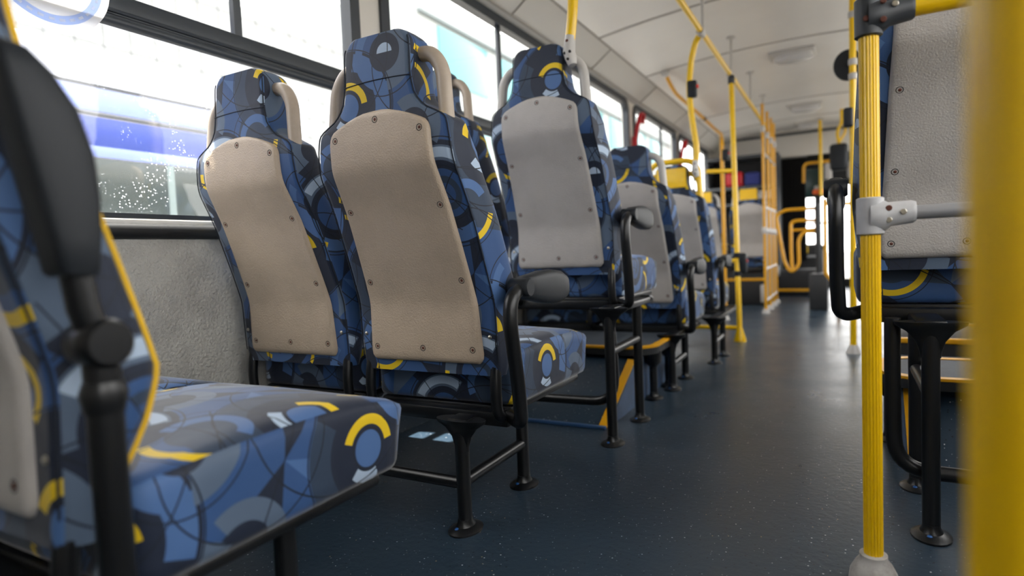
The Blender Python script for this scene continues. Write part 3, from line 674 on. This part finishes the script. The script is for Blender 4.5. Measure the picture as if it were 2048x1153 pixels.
# ------------------------------------------------------------------ wheel arches and foot platforms
def platform(label, x0, x1, y0, y1, z, sx, legs):
    t = thing('foot_platform', ((x0+x1)/2, (y0+y1)/2, 0), label, 'platform'); cx, cy = (x0+x1)/2, (y0+y1)/2
    a, b = x0-cx, x1-cx; c, d = y0-cy, y1-cy
    poly = rrect(a, c, b, d, .12, 8)
    MB().prism(poly, z-.035, z-.006).obj('deck', M_RUB, t); MB().prism(rrect(a+.028, c+.028, b-.028, d-.028, .10, 8), z-.008, z-.001).obj('deck_top', M_DECK, t)
    r = MB(); ring_frame(r, rrect(a, c, b, d, .12, 8), rrect(a+.03, c+.03, b-.03, d-.03, .095, 8), z-.008, z+.002, 'Z'); r.obj('edge_trim', M_YELDULL, t)
    for x, yy in legs:
        l = MB(); l.tube([(x-cx, yy-cy, .004), (x-cx, yy-cy, z-.03)], .017, 14); l.lathe([(.018, -.10), (.035, -.08), (.04, -.03)], (x-cx, yy-cy, z), 'Z', 16); lo = l.obj('leg', M_BLACK, t)
        f = MB(); flange(f, x-cx, yy-cy); f.obj('floor_flange', M_BLACK, lo)
platform('dark platform with yellow edging behind the raised left seat', XL+.02, -.70, 2.47, 3.04, .242, 1, [(-.735, 2.60), (-.735, 2.86)])
platform('dark platform with yellow edging seen under the right-hand seat', .10, XR-.02, 2.12, 2.50, .242, -1, [(.13, 2.30)])
def arch(label, xi, xo, y0, y1, ym, h):
    t = thing('wheel_arch_cover', ((xi+xo)/2, (y0+y1)/2, 0), label, 'wheel arch'); cx, cy = (xi+xo)/2, (y0+y1)/2
    lo, hi = sorted((xi-cx, xo-cx)); P = [(y0-cy, .001), (ym-cy, h), (y1-.05-cy, h), (y1-cy, .001)]
    MB().prism(P, lo, hi, 'X').obj('body', M_FLOOR, t); e = xi-cx; sg = 1 if e > 0 else -1
    MB().prism([(a, b) for a, b in P], min(e, e+sg*.004), max(e, e+sg*.004), 'X').obj('side_panel', M_VINYL, t)
    d = V((0, ym-y0, h)).normalized(); s = MB(); n = V((0, -d.z, d.y))*.006; wdt = .032
    a = V((e, y0-cy, .002)); b = V((e, ym-cy, h)); q = [a, b, b-V((sg*wdt, 0, 0)), a-V((sg*wdt, 0, 0))]
    s.add([p+n*-.1 for p in q]+[p+n for p in q], [[0, 1, 2, 3], [4, 7, 6, 5], [0, 4, 5, 1], [1, 5, 6, 2], [2, 6, 7, 3], [3, 7, 4, 0]]); s.obj('edge_trim', M_YELDULL, t)
    MB().box((lo, y0-cy-.012, 0), (hi, y0-cy+.006, .012), .003).obj('floor_welt', mat('blue_welt', '#2f4f78', .4), t)
arch('blue-sided sloping wheel arch under the left platform, yellow strip on its edge', -.77, XL+.015, 2.085, 3.0, 2.46, .19)
arch('dark sloping wheel arch under the right-hand platform', .16, XR-.015, 2.02, 2.9, 2.2, .19)
t = thing('step_ledge', (.5, 3.15, 0), 'dark ledge with yellow edges far behind the right-hand seat', 'step'); MB().box((-.3, -.2, 0), (.44, .3, .24), .01).obj('body', M_DARK, t); MB().box((-.3, -.21, .225), (.44, -.18, .245), .003).obj('edge_trim', M_YELDULL, t); MB().box((-.3, .28, .225), (.44, .31, .245), .003).obj('edge_trim', M_YELDULL, t)

# ------------------------------------------------------------------ poles and rails
def screws_on(parent, pts, m, nrm='Y', r=.0052):
    for p, mm in zip(pts, m):
        s = MB(); s.lathe([(r, .002), (r, -.0015), (r*.8, -.0025)], (0, 0, 0), nrm, 12); s.obj('screw', mm, parent, p)
def right_pole():
    x, y = .0453, 1.292
    t = thing('grab_pole', (x, y, 0), 'ribbed yellow pole with grey and dark clamps in front of the right-hand seat', 'pole')
    MB().tube([(0, 0, .012), (0, 0, 2.16)], .0163, 54, groove=.0014).obj('tube', M_YEL, t, sharp=25)
    b = MB(); b.lathe([(.040, 0), (.043, .008), (.040, .03), (.031, .048), (.0235, .058), (.0235, .066), (.019, .067)], (0, 0, 0), 'Z', 28, sx=1.0, sy=1.1); b.obj('base_boot', M_BOOT, t)
    for z, name_m, sc in ((.701, M_CLAMPG, 1), (1.055, M_CLAMPD, 1.05)):
        c = MB(); c.lathe([(.019, -.034), (.0225, -.032), (.0225, .032), (.019, .034)], (0, 0, 0), 'Z', 28)
        dz = .004 if sc == 1 else .004
        c.tube([(0, 0, 0), (.022, 0, 0), (.03, 0, dz*.4), (.064, 0, dz), (.070, 0, dz)], .02, 22, radii=[.029, .028, .022, .0205, .0175], sy=1)
        co = c.obj('clamp', name_m, t, (0, 0, z))
        ms = [M_SCREWL, M_RUST, M_SCREWL, M_SCREWL] if sc == 1 else [M_RUST, M_RUST, M_RUST, M_SCREWL]
        pts = [(.008, -.0225, .0), (.028, -.0225, .012), (.028, -.0225, -.009), (.050, -.0205, .004)]
        if sc > 1: pts = [(-.004, -.0228, -.006), (.022, -.026, .018), (.022, -.026, -.014), (.040, -.0215, .010)]
        screws_on(co, pts, ms)
    MB().tube([(.060, 0, .7035), (XR-x-.003, 0, .7035)], .0127, 18).obj('lower_bar', M_BARGREY, t)
    MB().tube([(.060, 0, 1.059), (XR-x-.003, 0, 1.059)], .0155, 18).obj('upper_bar', M_YEL, t)
right_pole()
t = thing('grab_pole', (.0605, .30, 0), 'huge blurred yellow pole filling the right edge of the photo', 'pole')
MB().tube([(0, 0, .0), (0, 0, 2.14)], .0172, 54, groove=.0005).obj('tube', M_YEL, t, sharp=25); MB().lathe([(.04, 0), (.04, .01), (.022, .05)], (0, 0, 0), 'Z', 20).obj('base_boot', M_BOOT, t)

def collar(mb, p, axis, r=.024, l=.03, mi=0): mb.lathe([(r*.85, -l), (r, -l*.8), (r, l*.8), (r*.85, l)], p, axis, 16, mi)
def left_rail():
    x = -.69; z = 1.868
    t = thing('ceiling_handrail', (x, 3, z), 'long yellow ceiling rail hung along the left of the aisle', 'handrail')
    MB().tube([(0, -4.5, 0), (0, 3.95, .012)], .0165, 16).obj('rail', M_YEL, t)
    for y in (-1.2, .9, 2.65, 3.68, 4.70, 5.75, 6.7):
        h = MB(); h.tube([(0, y-3, .0), (0, y-3, ZC(x)-z)], .0095, 10); h.lathe([(.03, ZC(x)-z-.012), (.03, ZC(x)-z)], (0, y-3, 0), 'Z', 16); h.obj('hanger', M_HANDG, t)
    for y in (1.96, 3.62, 4.64): c = MB(); collar(c, (0, y-3, 0), 'Y', .0235, .04); c.obj('joint_collar', M_HANDG, t)
left_rail()
def stop_button(p, label, sx=1):
    t = thing('stop_button', p, label, 'stop button')
    MB().box((-.024, -.02, -.05), (.030*sx if sx > 0 else .024, .02, .05), .012, 3).obj('housing', M_BLKPL, t); MB().lathe([(.012, 0), (.012, .008), (.008, .012)], (.028, 0, .012), 'X', 14).obj('button', M_REDL, t)
def s_pole(label, pts, clampat, clen, m=M_YEL):
    t = thing('grab_pole', clampat, label, 'pole'); c0 = V(clampat); L_ = [V(p)-c0 for p in pts]
    MB().tube(L_, .0172, 18, fil=.12, fn=8).obj('tube', m, t)
    c = MB(); a = L_[0]; c.tube([a+V((.012, 0, -.045)), a+V((.006, 0, -.02)), a, a+(L_[1]-L_[0]).normalized()*clen], .022, 16, radii=[.017, .024, .0245, .0205], sy=.8); co = c.obj('clamp', M_HANDG, t)
    screws_on(co, [a+V((-.006, -.0205, -.008)), a+V((.011, -.0205, -.006)), a+V((0.004, -.020, -.028)), a+V((.003, -.020, .030))], [M_SCREW]*3+[M_RUST])
s_pole('curved yellow pole rising from the handle of the raised seat with the cool-tinted back', [(-.781, 1.885, 1.315), (-.765, 1.885, 1.42), (-.752, 1.89, 1.60), (-.70, 1.93, 1.80), (-.69, 1.95, 1.868)], (-.781, 1.885, 1.315), .05)
s_pole('curved yellow pole rising from the yellow-handled seat to the ceiling rail', [(-.752, 3.66, 1.11), (-.735, 3.66, 1.22), (-.762, 3.66, 1.40), (-.775, 3.66, 1.57), (-.757, 3.66, 1.74), (-.725, 3.65, 1.84), (-.69, 3.63, 1.868)], (-.752, 3.66, 1.11), .05)
stop_button((-.757, 3.655, 1.57), 'black stop button with red knob on the curved pole by the yellow-handled seat')
def partition():
    t = thing('grab_pole', (-.62, 4.336, 0), 'upright yellow pole with three side bars before the far seats', 'pole')
    MB().tube([(0, 0, .01), (-.062, .29, 1.868)], .0175, 18).obj('tube', M_YEL, t); MB().lathe([(.042, 0), (.040, .015), (.026, .06), (.019, .09)], (0, 0, 0), 'Z', 20).obj('base_flange', M_YEL, t)
    at = lambda z: V((-.062*z/1.868, .29*z/1.868, z))
    for z, ln in ((1.178, .17), (.548, .13), (.09, .9)):
        a = at(z); MB().tube([a, a+V((-ln, -.10 if z > 1 else .0, 0))], .0145, 14).obj('side_bar', M_YEL, t)
    c = MB()
    for z in (.585, .46): collar(c, at(z), 'Z', .026, .018)
    c.box(at(.52)+V((.012, -.02, -.06)), at(.52)+V((.06, .03, .08)), .012); c.obj('latch_box', M_BLKPL, t)
    MB().lathe([(.012, 0), (.012, .012)], at(.545)+V((.058, 0, 0)), 'X', 12).obj('button', M_RED, t)
    c = MB(); collar(c, at(1.83), 'Z', .024, .03); c.obj('joint_collar', M_CLAMPD, t)
partition()
def window_rail():
    t = thing('window_handrail', (-.91, 5.57, 0), 'orange-yellow rail along the left ceiling edge ending in a floor post', 'handrail'); c = V((-.91, 5.57, 0))
    P = [V(p)-c for p in ((-1.26, 5.07, ZC(-1.26)-.005), (-1.255, 5.17, 2.04), (-1.25, 5.36, 1.985), (-1.25, 6.3, 1.985), (-1.25, 7.15, 1.975))]
    MB().tube(P, .0165, 14, fil=.1).obj('rail', M_YELDULL, t)
    MB().tube([P[-1], V((-.06, .35, 1.68)), V((0, 0, 1.58)), V((0, 0, 1.3)), V((0, 0, .005))], .0165, 14, fil=.09).obj('post', M_YELDULL, t)
    MB().lathe([(.04, 0), (.04, -.012), (.022, -.04)], P[0], 'Z', 16).obj('ceiling_bracket', M_HANDG, t); MB().lathe([(.035, 0), (.03, .015), (.02, .04)], (0, 0, 0), 'Z', 16).obj('base_flange', M_HANDG, t)
    j = MB(); collar(j, P[3]+V((0, .3, 0)), 'Y', .021, .04); j.obj('joint_collar', M_SCREW, t)
window_rail()
stop_button((-.885, 5.565, 1.44), 'black stop button on the orange-yellow floor post')

# ------------------------------------------------------------------ ceiling lamps
for i, (x, yy, lab) in enumerate(((-.335, 5.42, 'nearest oval ceiling lamp'), (-.345, 7.55, 'second ceiling lamp, beyond the next seam'), (-.35, 8.7, 'farthest ceiling lamp, in front of the front bulkhead'))):
    t = thing('ceiling_lamp', (x, yy, ZC(x)-.045), lab, 'ceiling lamp', 'oval ceiling lamps')
    MB().box((-.17, -.13, .025), (.17, .13, .047), .02, 3).obj('base', M_HANDG, t); d = MB(); d.lathe([(.10, .052), (.10, .03), (.098, .015), (.085, .003), (.055, -.004), (.0, -.006)], (.01, 0, -.022), 'Z', 32, sx=1.45, sy=1.0); d.obj('diffuser', M_LAMP, t)
# ------------------------------------------------------------------ emergency levers on the left pillars
for p, lab in (((XL+.03, 5.30, 1.55), 'larger red emergency window lever on the near pillar'), ((XL+.03, 7.0, 1.55), 'smaller red emergency window lever on the far pillar')):
    t = thing('emergency_lever', p, lab, 'lever'); L_ = 1.0
    MB().box((-.018, -.028, -.12), (.022, .028, .10), .008).obj('mount', M_RED, t)
    MB().tube([(.01, 0, .08), (.03, .0, .20), (.045, .06, .31), (.05, .14, .315), (.035, .13, .23)], .013, 10, fil=.05, sy=1.5).obj('handle', M_RED, t)
# ------------------------------------------------------------------ sticker on the near window
def sticker():
    t = thing('window_sticker', (XL+.022, .765, 1.36), 'round white sticker with blue dashed band at the top of the near window', 'sticker')
    MB().lathe([(.135, 0), (.135, .001)], (0, 0, 0), 'X', 48).obj('disc', vinyl_material('white_vinyl', '#fdfdfd'), t)
    r = MB(); n = 48; o = [(.117*math.cos(2*PI*k/n), .117*math.sin(2*PI*k/n)) for k in range(n)]; i_ = [(.097*math.cos(2*PI*k/n), .097*math.sin(2*PI*k/n)) for k in range(n)]
    ring_frame(r, o, i_, .0014, .0018, 'X'); r.obj('band', vinyl_material('sky_blue_print', '#dce8ff'), t)
    d = MB()
    for k in range(30):
        a = 2*PI*k/30; m = Matrix.Rotation(a, 4, 'X') @ Matrix.Translation((0, 0, -.107)); d.box((.0021, -.006, -.003), (.0025, .006, .003), 0, mtx=m)
    d.obj('dashes', vinyl_material('white_print', '#ffffff'), t)
# ------------------------------------------------------------------ far front of the bus
def barrier():
    t = thing('barred_barrier', (-.637, 6.13, 0), 'tall barrier of vertical orange-yellow bars beside the turnstile', 'barrier')
    for i, y in enumerate((0, .40, .76, 1.06)):
        MB().tube([(0, y, .03), (.0, y, 1.95)], .0130, 14).obj('upright', M_YELDULL, t); f = MB(); f.lathe([(.036, 0), (.036, .012), (.02, .04)], (0, y, 0), 'Z', 16); f.obj('foot', M_HANDG, t)
    for z, m in ((.12, M_BARGREY), (.42, M_BARGREY), (.78, M_BARGREY), (1.0, M_BARGREY), (1.5, M_BARGREY)): MB().tube([(0, 0, z), (0, 1.05, z)], .013, 10).obj('cross_bar', m, t)
    for y in (.2, .58, .91): MB().tube([(.0, y, .12), (0, y, 1.0)], .007, 10).obj('thin_bar', M_BARGREY, t)
    for y in (0, .40, .76, 1.06):
        for z in (.78, 1.72): c = MB(); collar(c, (0, y, z), 'Z', .021, .03); c.obj('collar', M_HANDG, t)
barrier()
def turnstile():
    t = thing('turnstile', (-.42, 6.55, 0), 'yellow tube turnstile between the barred barrier and the dark pillar', 'turnstile'); c = V((-.42, 6.55, 0)); D = lambda l: [V(p)-c for p in l]
    MB().tube(D([(-.22, 6.55, .975), (-.49, 6.55, .978), (-.575, 6.55, .93), (-.555, 6.55, .80), (-.50, 6.52, .46), (-.44, 6.5, .355), (-.37, 6.5, .43), (-.375, 6.52, .68), (-.33, 6.53, .755), (-.22, 6.55, .75)]), .016, 12, fil=.06).obj('outer_loop', M_YELDULL, t)
    MB().tube(D([(-.43, 6.5, .37), (-.44, 6.52, .60), (-.44, 6.55, .85), (-.39, 6.55, .868), (-.22, 6.56, .86)]), .016, 12, fil=.05).obj('inner_loop', M_YELDULL, t)
    MB().tube(D([(-.43, 6.55, .775), (-.22, 6.56, .775)]), .013, 12).obj('cross_bar', M_YELDULL, t)
    MB().tube([(.2, .0, .76), (.2, .0, .98)], .012, 10).obj('end_post', M_YELDULL, t)
turnstile()
t = thing('floor_box', (-.52, 8.3, 0), 'low dark box on the floor behind the yellow turnstile', 'box'); MB().box((-.2, -.2, 0), (.25, .3, .32), .03, 3).obj('body', M_DARK, t); MB().box((-.2, -.21, .06), (.25, -.195, .09), .004).obj('trim_strip', M_YELDULL, t)
t = thing('ticket_pillar', (-.205, 6.5, 0), 'dark grey pillar with slim post in the middle of the far aisle', 'pillar')
MB().box((-.08, -.06, 0), (.08, .1, .345), .008).obj('cabinet', M_PILLAR, t); MB().tube([(.0, .02, .34), (.0, .02, 1.02)], .022, 14).obj('post', M_PILLAR, t); MB().lathe([(.05, .34), (.05, .352)], (0, .02, 0), 'Z', 16).obj('post_flange', M_BARGREY, t)
t = thing('aisle_handrail', (-.032, 6.0, 0), 'yellow post with slanted foot rail beside the dark pillar', 'handrail')
MB().tube([(0, 0, .005), (-.008, 0, .25), (-.10, .0, .37), (-.1, 0, .42)], .0155, 12, fil=.03).obj('foot_rail', M_YELDULL, t); MB().tube([(-.1, 0, .37), (-.098, 0, 1.02), (-.09, 0, .98), (.2, .3, .98)], .0155, 12, fil=.01).obj('upper_rail', M_YELDULL, t); MB().lathe([(.034, 0), (.03, .012)], (0, 0, 0), 'Z', 14).obj('foot', M_DGREY, t)
t = thing('hanging_pole', (-.225, 8.5, 1.22), 'thin yellow pole hanging from the ceiling near the screens', 'pole')
MB().tube([(0, 0, 0), (0, 0, ZC(-.225)-1.225)], .020, 12).obj('tube', M_YEL, t); MB().lathe([(.05, 0), (.05, -.012)], (0, 0, ZC(-.225)-1.225), 'Z', 14).obj('ceiling_flange', M_HANDG, t)
t = thing('fare_machine', (-.30, 8.55, .55), 'dark fare machine with teal screen, yellow frame and orange light', 'machine')
MB().box((-.10, 0, .66), (.12, .12, 1.02), .015).obj('screen_box', M_SCREEN, t); MB().tube([(-.12, 0, .85), (-.115, 0, 1.06), (-.08, 0, 1.09), (.34, .05, 1.10)], .017, 10, fil=.04).obj('frame', M_YELDULL, t)
MB().box((-.02, -.04, .69), (.12, .04, .755), .02).obj('orange_light', M_ORANGE, t); MB().box((.0, .02, .03), (.07, .09, .70), .01).obj('column', M_DARK, t)
MB().box((-.0, -.03, .755), (.09, .04, .80), .015).obj('reader', M_PLASTIC_COOL, t); MB().box((-.04, .0, 0), (.12, .12, .04), .008).obj('base', M_DARK, t)
t = thing('display_unit', (-.02, 8.0, 1.46), 'dark rounded unit between grey brackets at the far right, under a yellow loop', 'display')
MB().box((-.10, -.04, 0), (.09, .05, .31), .06, 5).obj('housing', M_BLKPL, t)
for sx in (-1, 1): MB().box((sx*.115-.04, -.02, -.10), (sx*.115+.04, .05, .10), .03, 4).obj('side_bracket', M_PLASTIC_COOL, t)
MB().tube([(-.0, .03, .30), (-.02, .03, .45), (.03, .03, .54), (.03, .03, ZC(0)-1.462)], .018, 12, fil=.05).obj('hanging_loop', M_YEL, t); MB().tube([(.0, .03, .32), (.07, .03, .44), (.06, .03, .52), (.03, .03, .56)], .014, 12, fil=.04).obj('brace', M_YEL, t)
t = thing('dark_curtain', (-.60, 9.1, 0), 'black curtain hanging behind the turnstile', 'curtain')
m = MB(); n = 40; vs = []; fs = []
for i in range(n+1):
    x = -.12+.30*i/n; yy = .018*math.sin(i*1.25)
    vs += [(x, yy, .4), (x, yy, 1.79), (x, yy+.006, .4), (x, yy+.006, 1.79)]
for i in range(n): a = 4*i; fs += [[a, a+4, a+5, a+1], [a+2, a+3, a+7, a+6], [a, a+2, a+6, a+4], [a+1, a+5, a+7, a+3]]
fs += [[0, 1, 3, 2], [4*n, 4*n+2, 4*n+3, 4*n+1]]; m.add(vs, fs); m.obj('cloth', M_CURT, t); MB().tube([(-.14, .003, 1.80), (.2, .003, 1.80)], .012, 8).obj('rod', M_BARGREY, t)
t = thing('dashboard', (.15, 9.35, 0), 'dark dashboard under the far windscreen', 'dashboard')
MB().box((-1.0, -.15, 0), (-.38, .3, .62), .05, 3).obj('body', M_DARK, t); MB().box((-.9, -.165, .44), (-.42, -.14, .47), .006).obj('trim_strip', M_BARGREY, t); MB().box((-.62, -.185, .5), (-.56, -.14, .60), .01).obj('yellow_marker', M_YEL, t)
struct(MB().box((XL, 9.0, 1.80), (XR, 9.05, 2.2), .004).obj('trim_30', M_WALL)); struct(MB().box((XL, 8.97, 2.085), (XR, 9.0, 2.115), .004).obj('trim_31', M_DGREY))
t = thing('luggage_shelf', (-1.13, 8.7, 0), 'grey shelf rack at the far left front, above the front seats', 'shelf')
for z in (1.18, 1.40, 1.80): MB().box((-.47, -.2, z-.02), (.42, .25, z+.02), .006).obj('shelf_board', M_DGREY, t)
for x in (-.46, .41): MB().box((x-.015, -.19, 0), (x+.015, .25, 1.82), .004).obj('upright', M_DGREY, t)
MB().box((-.45, .24, 0), (.4, .26, 1.8)).obj('back_board', M_DARK, t); MB().box((-.1, -.2, 1.24), (.35, -.17, 1.34), .006).obj('pale_panel', M_PLASTIC_COOL, t)
def bag(name, lo, hi, m, lab):
    t = thing(name, ((lo[0]+hi[0])/2, (lo[1]+hi[1])/2, lo[2]), lab, 'bag'); c = V(t.location); MB().box(V(lo)-c, V(hi)-c, .04, 4).obj('body', m, t); MB().tube([(-.03, 0, hi[2]-lo[2]-.01), (-.03, 0, hi[2]-lo[2]+.03), (.03, 0, hi[2]-lo[2]+.03), (.03, 0, hi[2]-lo[2]-.01)], .007, 8, fil=.02).obj('strap', M_DARK, t)
bag('bag', (-1.36, 8.52, 1.421), (-1.14, 8.72, 1.62), M_RED, 'red bag on the far shelf rack'); bag('bag', (-1.12, 8.52, 1.421), (-.93, 8.72, 1.60), M_BLUEBAG, 'blue bag on the far shelf rack')
t = thing('grab_pole', (.062, 4.0, 0), 'far upright yellow pole left of the right-hand seat, with grey collars', 'pole')
MB().tube([(-.012, 0, .01), (.004, 0, 2.10)], .0175, 16).obj('tube', M_YEL, t); MB().lathe([(.04, 0), (.02, .05)], (-.012, 0, 0), 'Z', 16).obj('base_flange', M_HANDG, t)
for z in (1.92, 1.66, 1.58): c = MB(); collar(c, (.002, 0, z), 'Z', .024, .018); c.obj('collar', M_HANDG, t)
t = thing('round_mirror', (.042, 4.06, 1.665), 'small dark round mirror behind the far right yellow pole', 'mirror'); MB().lathe([(.075, 0), (.078, .012), (.05, .03), (.0, .034)], (0, 0, 0), 'Y', 24, sy=1.15).obj('shell', M_BLKPL, t); MB().tube([(.0, .02, 0), (.015, -.05, .0)], .01, 8).obj('arm', M_BLKPL, t)
t = thing('stop_button', (.047, 3.985, 1.35), 'black stop button on the far upright right pole', 'stop button'); MB().box((-.035, -.03, -.055), (.015, .02, .055), .014, 3).obj('housing', M_BLKPL, t)
sticker()
